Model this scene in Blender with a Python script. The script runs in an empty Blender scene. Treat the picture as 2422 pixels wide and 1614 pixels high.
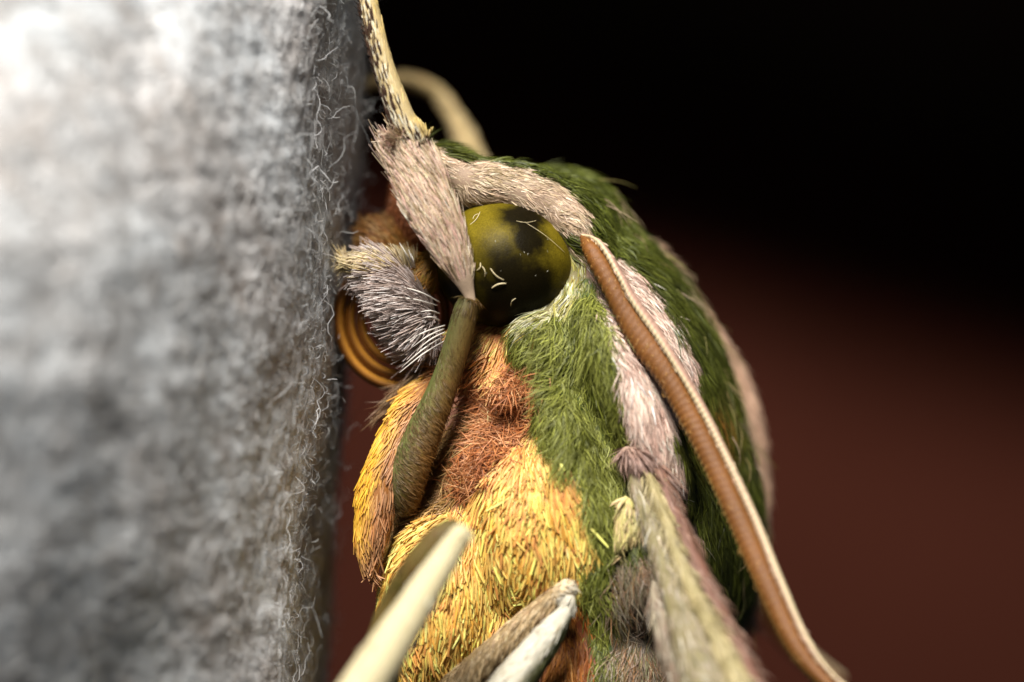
import bpy, math
import numpy as np
from mathutils import kdtree

# ------------------------------------------------------------------ set-up
# Macro photograph: one photo pixel in the plane of focus is 0.01 mm.
# Working unit "u" = 0.01 mm; world coordinates are metres (u * 1e-5).
U = 1e-5
D = 15000.0                 # camera to focal plane, u (150 mm)
CX, CY = 1211.0, 807.0
sc = bpy.context.scene
col = sc.collection
rng = np.random.default_rng(7)

cam_d = bpy.data.cameras.new('camera')
cam = bpy.data.objects.new('camera', cam_d); col.objects.link(cam)
cam.location = (0, -D*U, 0); cam.rotation_euler = (math.radians(90), 0, 0)
cam_d.sensor_width = 36.0
cam_d.lens = 36.0*D/2422.0
cam_d.clip_start = 0.005; cam_d.clip_end = 20.0
cam_d.dof.use_dof = True
cam_d.dof.focus_distance = (D+75)*U
cam_d.dof.aperture_fstop = cam_d.lens/7.5      # 7.5 mm entrance pupil
sc.camera = cam

w = bpy.data.worlds.new('World'); sc.world = w; w.use_nodes = True
bg = w.node_tree.nodes['Background']
bg.inputs[0].default_value = (0.75, 0.85, 1.0, 1); bg.inputs[1].default_value = 0.06

def area(name, loc, target, size, power, color):
    d = bpy.data.lights.new(name, 'AREA'); d.shape = 'DISK'; d.size = size
    d.energy = power; d.color = color
    o = bpy.data.objects.new(name, d); col.objects.link(o); o.location = loc
    v = np.array(target)-np.array(loc)
    from mathutils import Vector
    o.rotation_euler = Vector(v).to_track_quat('-Z', 'Y').to_euler()
    return o
# soft key from above, slightly left and on the camera side
area('softbox_lamp', (-0.06, -0.24, 0.29), (0, 0, 0), 0.16, 5.0, (1.0, 0.965, 0.91))
sc.view_settings.view_transform = 'Standard'
sc.view_settings.look = 'None'
sc.view_settings.exposure = 0.0
sc.view_settings.gamma = 1.0
sc.cycles.max_bounces = 6
sc.cycles.use_denoising = True

# ------------------------------------------------------------------ helpers
def at(px, py, y=0.0):
    """photo pixel at depth y (u) -> u coordinates (X right, Y away, Z up)"""
    s = (D+y)/D
    return np.array([(px-CX)*s, y, -(py-CY)*s])

def to_px(P):
    s = D/(D+P[:, 1])
    return np.stack([P[:, 0]*s+CX, CY-P[:, 2]*s], 1)

def lin(h):
    if isinstance(h, str):
        h = [int(h[i:i+2], 16) for i in (0, 2, 4)]
    c = np.array(h, float)/255
    return np.where(c <= .04045, c/12.92, ((c+.055)/1.055)**2.4)

def unit(v):
    return v/np.maximum(np.linalg.norm(v, axis=-1, keepdims=True), 1e-9)

def wave(P, scale, seed, octaves=3):
    """cheap smooth noise in [-1,1] from sums of sines"""
    r = np.random.default_rng(seed); out = np.zeros(len(P)); tot = 0
    for o in range(octaves):
        a = .6**o
        for _ in range(4):
            k = unit(r.normal(size=3))*2*np.pi/scale*(1.9**o)*r.uniform(.7, 1.3)
            out += a*np.sin(P@k+r.uniform(0, 6.28)); tot += a*.75
    return np.clip(out/tot*1.6, -1, 1)

def in_poly(p, poly):
    poly = np.asarray(poly, float); x, y = p[:, 0], p[:, 1]
    c = np.zeros(len(p), bool); j = len(poly)-1
    for i in range(len(poly)):
        xi, yi = poly[i]; xj, yj = poly[j]
        m = ((yi > y) != (yj > y)) & (x < (xj-xi)*(y-yi)/(yj-yi+1e-12)+xi)
        c ^= m; j = i
    return c

def set_props(o, **k):
    for a, b in k.items(): o[a] = b

def new_mesh(name, verts, faces, mat, parent=None, cols=None, smooth=True, sizes=None):
    """verts in u; faces (n,k) array; cols per vertex linear rgb"""
    me = bpy.data.meshes.new(name)
    V = np.asarray(verts, np.float64)*U
    F = np.asarray(faces, np.int32); k = F.shape[1]
    me.vertices.add(len(V)); me.vertices.foreach_set('co', V.astype(np.float32).ravel())
    me.loops.add(F.size); me.loops.foreach_set('vertex_index', F.ravel())
    me.polygons.add(len(F)); me.polygons.foreach_set('loop_start', np.arange(0, F.size, k, dtype=np.int32))
    if smooth: me.polygons.foreach_set('use_smooth', np.ones(len(F), bool))
    me.update(calc_edges=True)
    if cols is not None:
        a = me.color_attributes.new('Col', 'FLOAT_COLOR', 'POINT')
        c4 = np.ones((len(V), 4), np.float32); c4[:, :3] = cols
        a.data.foreach_set('color', c4.ravel())
    me.materials.append(mat)
    o = bpy.data.objects.new(name, me); col.objects.link(o)
    if parent is not None: o.parent = parent
    return o

# ------------------------------------------------------------------ materials
def mat_new(name):
    m = bpy.data.materials.new(name); m.use_nodes = True
    nt = m.node_tree; b = nt.nodes['Principled BSDF']
    return m, nt, b

def fur_material(name, rough=.55, transl=.25, spec=.35):
    m, nt, b = mat_new(name)
    at_ = nt.nodes.new('ShaderNodeVertexColor'); at_.layer_name = 'Col'
    b.inputs['Roughness'].default_value = rough
    b.inputs['Specular IOR Level'].default_value = spec
    nt.links.new(at_.outputs[0], b.inputs['Base Color'])
    t = nt.nodes.new('ShaderNodeBsdfTranslucent'); nt.links.new(at_.outputs[0], t.inputs[0])
    mx = nt.nodes.new('ShaderNodeMixShader'); mx.inputs[0].default_value = transl
    nt.links.new(b.outputs[0], mx.inputs[1]); nt.links.new(t.outputs[0], mx.inputs[2])
    nt.links.new(mx.outputs[0], nt.nodes['Material Output'].inputs[0])
    return m

def skin_material(name, rough=.6, scale=60000, bump=.3, spec=.3, noise_amt=.35):
    """vertex colour with fine speckle and relief"""
    m, nt, b = mat_new(name)
    at_ = nt.nodes.new('ShaderNodeVertexColor'); at_.layer_name = 'Col'
    tc = nt.nodes.new('ShaderNodeTexCoord')
    n = nt.nodes.new('ShaderNodeTexNoise'); n.inputs['Scale'].default_value = scale
    n.inputs['Detail'].default_value = 4
    nt.links.new(tc.outputs['Object'], n.inputs['Vector'])
    mr = nt.nodes.new('ShaderNodeMapRange'); mr.inputs[1].default_value = .3; mr.inputs[2].default_value = .7
    mr.inputs[3].default_value = 1-noise_amt; mr.inputs[4].default_value = 1+noise_amt*.6
    nt.links.new(n.outputs[0], mr.inputs[0])
    mul = nt.nodes.new('ShaderNodeVectorMath'); mul.operation = 'SCALE'
    nt.links.new(at_.outputs[0], mul.inputs[0]); nt.links.new(mr.outputs[0], mul.inputs['Scale'])
    nt.links.new(mul.outputs[0], b.inputs['Base Color'])
    bp = nt.nodes.new('ShaderNodeBump'); bp.inputs['Strength'].default_value = bump
    bp.inputs['Distance'].default_value = 4*U
    nt.links.new(n.outputs[0], bp.inputs['Height']); nt.links.new(bp.outputs[0], b.inputs['Normal'])
    b.inputs['Roughness'].default_value = rough; b.inputs['Specular IOR Level'].default_value = spec
    return m

FUR = fur_material('moth_fur')
SCALE = fur_material('moth_scales', .45, .2, .45)
SKIN = skin_material('moth_cuticle')
GLOSSY = skin_material('proboscis_horn', .28, 30000, .15, .5, .25)
FIBRE = fur_material('felt_fibre', .6, .45, .25)

# ------------------------------------------------------------------ hair builder
def build_hairs(name, parent, root, nrm, dirv, L, hw, lift, bend, cols_root, cols_tip,
                shape='taper', segs=3, curl=0.0, clump=0.0, clump_size=40, mat=FUR, sides=3, flat=1.0, seed=1, kink=0.0):
    r = np.random.default_rng(seed); N = len(root)
    if N == 0: return None
    d = unit(dirv-nrm*(dirv*nrm).sum(1, keepdims=True))
    lift = np.broadcast_to(lift, N)[:, None]; Lc = np.broadcast_to(L, N)[:, None]
    a = d*np.cos(lift)+nrm*np.sin(lift)
    b = (d-a)*bend + r.normal(size=(N, 3))*curl
    side = unit(np.cross(d, nrm))
    wv = r.normal(size=N)*curl*.6
    ts = np.linspace(0, 1, segs+1)
    C = np.empty((N, segs+1, 3))
    for i, t in enumerate(ts):
        C[:, i] = root-nrm*2 + Lc*(a*t+b*t*t+side*(wv*np.sin(t*4.5))[:, None])
    if kink > 0:
        f1, f2, p1, p2 = [r.uniform(4, 10, N), r.uniform(4, 10, N), r.uniform(0, 6.28, N), r.uniform(0, 6.28, N)]
        for i, t in enumerate(ts):
            C[:, i] += Lc*kink*(side*(np.sin(f1*t+p1)-np.sin(p1))[:, None]+nrm*(np.abs(np.sin(f2*t+p2))-np.abs(np.sin(p2)))[:, None])
    if clump > 0:
        nc = max(4, int(N*60/(clump_size**2))); nc = min(nc, N)
        idx = r.choice(N, nc, replace=False)
        kd = kdtree.KDTree(nc)
        for j, q in enumerate(root[idx]): kd.insert(q, j)
        kd.balance()
        near = np.array([kd.find(q)[1] for q in root]); g = idx[near]
        tipc = C[g, -1]; own = C[:, -1]
        off = tipc-own
        # keep own length share: pull tips only
        cf = clump*r.uniform(.4, 1, N)
        for i, t in enumerate(ts):
            C[:, i] += off*(cf*t**1.6)[:, None]*.8
    T = np.gradient(C, axis=1); T = unit(T)
    ref = unit(np.cross(T, np.broadcast_to(nrm[:, None], T.shape))+1e-6)
    up = np.cross(ref, T)
    if shape == 'taper': prof = np.interp(ts, [0, .3, .75, 1], [.8, 1, .7, .08])
    elif shape == 'blunt': prof = np.interp(ts, [0, .5, .9, 1], [.45, .85, 1, .55])
    else: prof = np.interp(ts, [0, .5, 1], [1, 1, .7])
    hwc = np.broadcast_to(hw, N)
    ph0 = r.uniform(0, 6.28, N) if sides > 2 else r.normal(size=N)*.55      # two sides: a flat, randomly rolled ribbon
    V = np.empty((N, segs+1, sides, 3))
    for s_ in range(sides):
        ph = ph0+2*np.pi*s_/sides
        o = ref*np.cos(ph)[:, None, None]+up*(np.sin(ph)*flat)[:, None, None]
        V[:, :, s_] = C+o*(hwc[:, None]*prof[None])[:, :, None]
    ns = (segs+1)*sides
    base = (np.arange(N)*ns)[:, None]
    q = []
    for i in range(segs):
        for s_ in range(sides if sides > 2 else 1):
            s2 = (s_+1) % sides
            q.append([i*sides+s_, i*sides+s2, (i+1)*sides+s2, (i+1)*sides+s_])
    F = (base[:, None]+np.array(q)[None]).reshape(-1, 4)
    cr = np.broadcast_to(cols_root, (N, 3)); ct = np.broadcast_to(cols_tip, (N, 3))
    cc = cr[:, None]*(1-ts)[None, :, None]+ct[:, None]*ts[None, :, None]
    cc = np.repeat(cc[:, :, None], sides, 2)
    o = new_mesh(name, V.reshape(-1, 3), F, mat, parent, cc.reshape(-1, 3))
    o['kind'] = 'stuff'
    return o

def sample_surface(V, F, n, seed=0, VN=None):
    """area weighted points + normals; F quads"""
    r = np.random.default_rng(seed)
    T = np.concatenate([F[:, [0, 1, 2]], F[:, [0, 2, 3]]])
    A, B, C = V[T[:, 0]], V[T[:, 1]], V[T[:, 2]]
    cr = np.cross(B-A, C-A); ar = np.linalg.norm(cr, axis=1)/2
    if VN is None:
        VN = np.zeros_like(V)
        for k in range(3): np.add.at(VN, T[:, k], cr)
        VN = unit(VN)
    i = r.choice(len(T), n, p=ar/ar.sum())
    u, v = r.random(n), r.random(n); m = u+v > 1; u[m] = 1-u[m]; v[m] = 1-v[m]
    wts = np.stack([1-u-v, u, v], 1)
    P = sum(V[T[i, k]]*wts[:, k:k+1] for k in range(3))
    N = unit(sum(VN[T[i, k]]*wts[:, k:k+1] for k in range(3)))
    return P, N, ar.sum()

def guide_dirs(px, guides):
    """inverse distance blend of 2-D directions -> 3-D vectors in the image plane"""
    g = np.asarray(guides, float)
    d2 = ((px[:, None]-g[None, :, :2])**2).sum(2)+150
    wt = 1/d2**1.3
    dd = g[:, 2:4]/np.linalg.norm(g[:, 2:4], axis=1, keepdims=True)
    v = (wt[:, :, None]*dd[None]).sum(1)
    v = v/np.maximum(np.linalg.norm(v, axis=1, keepdims=True), 1e-6)
    return np.stack([v[:, 0], np.zeros(len(v)), -v[:, 1]], 1)

def palette(n, P, cols, seed, patch=120, hue=.14):
    """per-hair colours: blend of a few tones by soft patches + per-hair scatter"""
    r = np.random.default_rng(seed); c = np.array([lin(x) for x in cols])
    k = len(c); t = np.clip((wave(P, patch, seed)*.5+.5)+r.normal(size=n)*.28, 0, .999)*(k-1)
    i = t.astype(int); f = (t-i)[:, None]
    out = c[i]*(1-f)+c[np.minimum(i+1, k-1)]*f
    out *= np.exp(r.normal(size=(n, 1))*hue)
    return np.clip(out, 0, .9)

# ------------------------------------------------------------------ lofts
def catmull(pts, n):
    pts = np.asarray(pts, float); m = len(pts)
    t = np.linspace(0, m-1, n); i = np.clip(t.astype(int), 0, m-2); f = (t-i)[:, None]
    g = lambda k: pts[np.clip(k, 0, m-1)]
    p0, p1, p2, p3 = g(i-1), g(i), g(i+1), g(i+2)
    return .5*((2*p1)+(-p0+p2)*f+(2*p0-5*p1+4*p2-p3)*f**2+(-p0+3*p1-3*p2+p3)*f**3)

def tube(path, n=40, sides=20, depth=1.0, cap=True, radial=None):
    """path rows: px,py,y,half_width ; returns V,F and per-vertex (t,theta)"""
    p = np.array([list(at(a[0], a[1], a[2]))+[a[3]] for a in path])
    c = catmull(p, n); C, R = c[:, :3], np.maximum(c[:, 3], .5)
    if cap:
        R = R.copy()
        C = np.concatenate([[C[0]-(C[1]-C[0])*.0], C, [C[-1]]]); R = np.concatenate([[.3], R, [.3]])
        C[0] = C[1]-unit(C[2]-C[1])*R[1]*.45; C[-1] = C[-2]+unit(C[-2]-C[-3])*R[-2]*.45
    T = unit(np.gradient(C, axis=0))
    yv = np.array([0, 1.0, 0])
    S = unit(np.cross(T, yv)); B = unit(np.cross(S, T))
    th = np.linspace(0, 2*np.pi, sides, endpoint=False)
    tt = np.linspace(0, 1, len(C))
    rad = np.ones((len(C), sides)) if radial is None else radial(tt[:, None], th[None])
    V = C[:, None]+(S[:, None]*np.cos(th)[None, :, None]+B[:, None]*np.sin(th)[None, :, None]*depth)*(R[:, None]*rad)[:, :, None]
    nr = len(C); i = np.arange(nr-1)[:, None]; j = np.arange(sides)[None]; j2 = (j+1) % sides
    F = np.stack([i*sides+j, i*sides+j2, (i+1)*sides+j2, (i+1)*sides+j], -1).reshape(-1, 4)
    # outward orientation check
    v0 = V.reshape(-1, 3); f = F[len(F)//2]
    nn = np.cross(v0[f[1]]-v0[f[0]], v0[f[2]]-v0[f[0]])
    if nn@(v0[f[0]]-C[nr//2]) < 0: F = F[:, ::-1]
    TT = np.repeat(tt, sides); TH = np.tile(th, nr)
    return v0, F, TT, TH

def ellipsoid(c, ra, rb, rc, ang=0, nu=36, nv=24):
    """c=(px,py,y); ra along image angle ang (deg, clockwise), rb across, rc in depth"""
    th = np.linspace(0, 2*np.pi, nu, endpoint=False); ph = np.linspace(1e-4, np.pi-1e-4, nv)
    x = np.sin(ph)[:, None]*np.cos(th)[None]; z = np.sin(ph)[:, None]*np.sin(th)[None]; y = np.repeat(np.cos(ph)[:, None], nu, 1)
    a = math.radians(ang); ca, sa = math.cos(a), math.sin(a)
    X = x*ra; W = z*rb
    V = np.stack([X*ca-W*sa, y*rc, -(X*sa+W*ca)], -1).reshape(-1, 3)+at(*c)
    i = np.arange(nv-1)[:, None]; j = np.arange(nu)[None]; j2 = (j+1) % nu
    F = np.stack([i*nu+j, i*nu+j2, (i+1)*nu+j2, (i+1)*nu+j], -1).reshape(-1, 4)
    v = V; f = F[len(F)//2]; nn = np.cross(v[f[1]]-v[f[0]], v[f[2]]-v[f[0]])
    if nn@(v[f[0]]-at(*c)) < 0: F = F[:, ::-1]
    return V, F

M = 430.0                                   # depth of the moth's plane of symmetry
def mirror(V, F):
    V2 = V.copy(); V2[:, 1] = 2*M-V2[:, 1]
    return V2, F[:, ::-1]

# ------------------------------------------------------------------ the setting: backdrop
def wall_mat(name, c, c2, scale):
    m, nt, b = mat_new(name)
    tc = nt.nodes.new('ShaderNodeTexCoord'); n = nt.nodes.new('ShaderNodeTexNoise')
    n.inputs['Scale'].default_value = scale; n.inputs['Detail'].default_value = 6
    nt.links.new(tc.outputs['Object'], n.inputs['Vector'])
    cr = nt.nodes.new('ShaderNodeValToRGB')
    cr.color_ramp.elements[0].position = .35; cr.color_ramp.elements[1].position = .65
    cr.color_ramp.elements[0].color = (*c, 1); cr.color_ramp.elements[1].color = (*c2, 1)
    nt.links.new(n.outputs[0], cr.inputs[0]); nt.links.new(cr.outputs[0], b.inputs['Base Color'])
    b.inputs['Roughness'].default_value = .8; b.inputs['Specular IOR Level'].default_value = 0
    return m

def box(name, c, size, mat, rot=0):
    x, y, z = [s/2 for s in size]
    v = np.array([(sx*x, sy*y, sz*z) for sx in (-1, 1) for sy in (-1, 1) for sz in (-1, 1)])
    r = math.radians(rot); v = np.stack([v[:, 0]*math.cos(r)-v[:, 2]*math.sin(r), v[:, 1], v[:, 0]*math.sin(r)+v[:, 2]*math.cos(r)], 1)
    f = [[0, 1, 3, 2], [4, 6, 7, 5], [0, 4, 5, 1], [2, 3, 7, 6], [0, 2, 6, 4], [1, 5, 7, 3]]
    o = new_mesh(name, v+np.array(c), np.array(f), mat, smooth=False)
    return o
BY = 13000.0
wall = box('background_wall', at(1500, 1500, BY)+np.array([0, 400, 0]), (16000, 400, 16000), wall_mat('red_brown_wall', (.029, .0084, .0053), (.040, .0118, .0074), 60))
set_props(wall, kind='structure', label='blurred dark red-brown wall far behind the moth', category='wall')
# dark beam added in front of the wall to blacken the upper right backdrop
panel = box('dark_panel', at(2180, -780, BY-900)+np.array([0, 0, 0]), (9000, 500, 4000), wall_mat('black_panel', (.0012, .0008, .0006), (.002, .0013, .001), 90), rot=-15)
set_props(panel, label='blurred black beam added in front of the wall above the moth', category='panel')

# ------------------------------------------------------------------ felt cloth
fc = np.array([(-1500, -1900), (-900, -1650), (-420, -1380), (0, -1090), (300, -760), (540, -360), (690, -80), (745, 60), (785, 220),
               (815, 450), (828, 700), (790, 1000), (640, 1300), (300, 1500), (-400, 1600), (-1500, 1650)], float)
def felt_surface():
    nu, nv = 300, 330
    c = catmull(fc, nu); pys = np.linspace(-900, 2500, nv)
    shift = np.interp(pys, [-900, 0, 600, 1200, 1614, 2500], [55, 35, 5, -35, -65, -130])
    lean = np.interp(pys, [-900, -300, 0, 300, 600, 900, 1300, 1614, 2500], [1000, 480, 270, 120, 20, 0, 110, 260, 800])
    lw = np.clip((720-c[:, 0])/420, 0, 1)**1.3*(np.arange(nu) < nu*.55)     # the left part of the cloth leans back
    V = np.empty((nv, nu, 3))
    for i, py in enumerate(pys):
        s = (D+c[:, 1])/D
        V[i, :, 0] = (c[:, 0]+shift[i]-CX)*s; V[i, :, 1] = c[:, 1]+lw*lean[i]; V[i, :, 2] = -(py-CY)
    du = np.gradient(V, axis=1); dv = np.gradient(V, axis=0)
    N = unit(np.cross(dv, du).reshape(-1, 3))
    P = V.reshape(-1, 3)
    if N[nu*165+100] @ np.array([.7, -.7, 0]) < 0: N = -N
    h = wave(P, 420, 11, 1)*9+wave(P, 90, 12, 3)*4+wave(P, 37, 13, 3)*3
    P = P+N*h[:, None]
    i = np.arange(nv-1)[:, None]; j = np.arange(nu-1)[None]
    F = np.stack([i*nu+j, i*nu+j+1, (i+1)*nu+j+1, (i+1)*nu+j], -1).reshape(-1, 4)
    nn = np.cross(P[F[:, 1]]-P[F[:, 0]], P[F[:, 2]]-P[F[:, 0]]).mean(0)
    f = F[165*(nu-1)+100]; nn = np.cross(P[f[1]]-P[f[0]], P[f[2]]-P[f[0]])
    if nn@N[f[0]] < 0: F = F[:, ::-1]
    return P, F, N, h
def felt_colors(P):
    t = wave(P, 190, 21, 3)*.3+wave(P, 83, 23, 2)*.25+.5; t2 = wave(P, 600, 22, 1)*.5+.5
    a, b, c = lin('d8dbdd'), lin('aca7a3'), lin('b8a496')
    k = np.clip(t*1.5-.55, 0, 1)[:, None]
    base = a*(1-k)+b*k
    k2 = (np.clip(t2*1.3-.5, 0, 1)*.4)[:, None]
    return base*(1-k2)+c*k2
fP, fF, fN, fh = felt_surface()
felt = new_mesh('felt_cloth', fP, fF, skin_material('wool_felt', .95, 25000, .6, .05, .25), None, felt_colors(fP))
sol = felt.modifiers.new('thickness', 'SOLIDIFY'); sol.thickness = 90*U; sol.offset = -1
set_props(felt, label='fuzzy pale grey wool felt cloth that the moth clings to', category='cloth')

def felt_fibres():
    n = 78000
    P, N, ar = sample_surface(fP, fF, n, 5, fN)
    px = to_px(P)
    keep = (px[:, 0] > -150) & (px[:, 1] > -180) & (px[:, 1] < 1800) & (P[:, 1] < 1050)
    r = np.random.default_rng(6)
    keep &= r.random(n) < np.where(P[:, 1] < -250, .85, 1)
    P, N = P[keep], N[keep]; n = len(P); px = px[keep]
    d = r.normal(size=(n, 3))
    L = r.lognormal(math.log(42), .4, n)
    hw = r.uniform(.55, 1.15, n)
    near = np.clip(1+(-P[:, 1]-150)/500, 1, 1.8)         # coarser tufts where the cloth is wholly out of focus
    hw *= near
    c = palette(n, P, ['b8b5b1', 'd8d8d8', 'f2f3f3'], 31, 90, .1)*.9
    o = build_hairs('fibre', felt, P, N, d, L, hw, r.uniform(.15, .95, n), 1.1, c, c, 'even', 7, .4, .38, 75, FIBRE, 2, seed=8, kink=.16)
    # a few long stray fibres standing off the fold
    P, N, ar = sample_surface(fP, fF, 9000, 15, fN); px = to_px(P)
    keep = (px[:, 0] > 690) & (px[:, 1] > -80) & (px[:, 1] < 1700) & (P[:, 1] < 500) & (P[:, 1] > -60)
    P, N = P[keep][:110], N[keep][:110]; n = len(P)
    d = r.normal(size=(n, 3)); c = palette(n, P, ['b0b0b0', 'e6e6e6'], 33)
    build_hairs('stray_fibre', felt, P, N, d, r.uniform(50, 105, n), r.uniform(.7, 1.3, n), r.uniform(.4, 1.1, n), .9, c, c, 'even', 10, .4, 0, 60, FIBRE, 3, seed=9, kink=.2)
felt_fibres()

# ------------------------------------------------------------------ the moth: body as one smooth-blended volume
base_pt = at(930, 1300, M)*U
moth = bpy.data.objects.new('hawk_moth', None); col.objects.link(moth); moth.location = base_pt
moth.empty_display_size = .003
set_props(moth, label='furry green, pink and yellow hawk moth clinging head up to the felt', category='moth')
def part(name, V, F, mat, cols, parent=None, smooth=True):
    o = new_mesh(name, V, F, mat, None, cols, smooth)
    if parent is None:
        o.parent = moth; o.location = -base_pt
    else: o.parent = parent
    return o

LOBES = [  # px,py,y, along, across, depth, angle, mirrored
    (1222, 592, M, 192, 190, 320, 0, 0),
    (1335, 530, M, 150, 128, 290, 20, 0),
    (1455, 722, M, 330, 150, 310, 53, 0),
    (1555, 1220, M, 440, 243, 330, 88, 0),
    (1432, 880, M, 430, 275, 400, 62, 0),
    (1350, 1250, M, 480, 450, 430, 90, 0),
    (1340, 1650, M, 450, 445, 430, 90, 0),
    (1262, 800, M, 150, 170, 330, 0, 0),
    (1170, 960, M, 200, 170, 315, 90, 0),
    (985, 520, M, 105, 62, 190, 75, 0),
    (1255, 1255, 70, 190, 118, 110, 85, 1),     # yellow breast plate
    (1372, 1180, 60, 330, 70, 100, 76, 1),      # green band below the eye
    (1300, 830, 120, 110, 75, 100, 60, 1),      # green cheek
    (1040, 1430, 170, 250, 140, 170, 95, 1),    # lower breast
    (1150, 850, 200, 105, 85, 95, 20, 1),       # orange collar
    (1208, 925, 115, 45, 38, 60, 30, 1),
    (1138, 1110, 120, 62, 42, 60, 130, 1),
    (1512, 1330, 60, 140, 60, 90, 78, 1),
    (1500, 950, 60, 260, 70, 110, 65, 1),       # pink side stripe
    (1045, 395, 210, 80, 50, 95, 20, 1),        # brow ridge
    (1155, 442, 185, 100, 64, 95, 8, 1),
    (1265, 468, 180, 100, 66, 95, 28, 1),
    (1352, 530, 170, 85, 58, 95, 55, 1),
    (1395, 615, 170, 90, 42, 85, 70, 1),
]
def sdf(P, k=46.0):
    out = None
    for (px, py, y, ra, rb, rc, ang, mir) in LOBES:
        for m in ((0, 1) if mir else (0,)):
            c = at(px, py, y); q = P-c
            if m: q = P-np.array([c[0], 2*M-c[1], c[2]])
            a = math.radians(ang); ca, sa = math.cos(a), math.sin(a)
            u = q[:, 0]*ca-q[:, 2]*sa; v = q[:, 0]*sa+q[:, 2]*ca
            k0 = np.sqrt((u/ra)**2+(v/rb)**2+(q[:, 1]/rc)**2)+1e-9
            k1 = np.sqrt((u/ra**2)**2+(v/rb**2)**2+(q[:, 1]/rc**2)**2)+1e-9
            d = k0*(k0-1)/k1
            if out is None: out = d
            else:
                h = np.maximum(k-np.abs(out-d), 0)/k
                out = np.minimum(out, d)-h*h*k*.25
    return out

def surface_nets(lo, hi, h):
    ax = [np.arange(lo[i], hi[i]+h, h) for i in range(3)]
    G = np.stack(np.meshgrid(*ax, indexing='ij'), -1); sh = G.shape[:3]
    f = sdf(G.reshape(-1, 3)).reshape(sh); ins = f < 0
    cs = tuple(s-1 for s in sh)
    acc = np.zeros(cs+(3,)); cnt = np.zeros(cs)
    offs = [(0, 0), (0, 1), (1, 0), (1, 1)]
    for axn in range(3):
        o = [a for a in range(3) if a != axn]
        for (p, q) in offs:
            s0 = [slice(0, cs[i]) for i in range(3)]; s1 = list(s0)
            e = [0, 0, 0]; e[o[0]] = p; e[o[1]] = q
            s0 = tuple(slice(e[i], e[i]+cs[i]) for i in range(3))
            e2 = list(e); e2[axn] = 1
            s1 = tuple(slice(e2[i], e2[i]+cs[i]) for i in range(3))
            m = ins[s0] != ins[s1]
            den = f[s0]-f[s1]; t = np.where(m, f[s0]/np.where(np.abs(den) < 1e-12, 1, den), 0)[..., None]
            acc += np.where(m[..., None], G[s0]*(1-t)+G[s1]*t, 0); cnt += m
    act = cnt > 0; idx = -np.ones(cs, int); idx[act] = np.arange(act.sum())
    V = acc[act]/cnt[act][:, None]
    Q = []
    for axn in range(3):
        o = [(axn+1) % 3, (axn+2) % 3]
        n = [sh[i] for i in range(3)]; n[axn] -= 1
        I = np.stack(np.meshgrid(*[np.arange(1 if i != axn else 0, n[i]-(1 if i != axn else 0)) for i in range(3)], indexing='ij'), -1).reshape(-1, 3)
        J = I.copy(); J[:, axn] += 1
        a = ins[tuple(I.T)]; b = ins[tuple(J.T)]; m = a != b
        I = I[m]; flip = b[m]
        def cell(p, q):
            K = I.copy(); K[:, o[0]] += p; K[:, o[1]] += q
            return idx[tuple(K.T)]
        qd = np.stack([cell(-1, -1), cell(0, -1), cell(0, 0), cell(-1, 0)], 1)
        qd[flip] = qd[flip][:, ::-1]; Q.append(qd)
    return V, np.concatenate(Q)
def sdf_grad(P, e=3.0):
    g = np.empty_like(P)
    for i in range(3):
        d = np.zeros(3); d[i] = e; g[:, i] = (sdf(P+d)-sdf(P-d))/(2*e)
    return g
bV, bF = surface_nets((-330, -110, -1400), (650, 2*M+120, 480), 13.0)
for _ in range(2): bV = bV-sdf(bV)[:, None]*unit(sdf_grad(bV))*.8
bN = unit(sdf_grad(bV))

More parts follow.
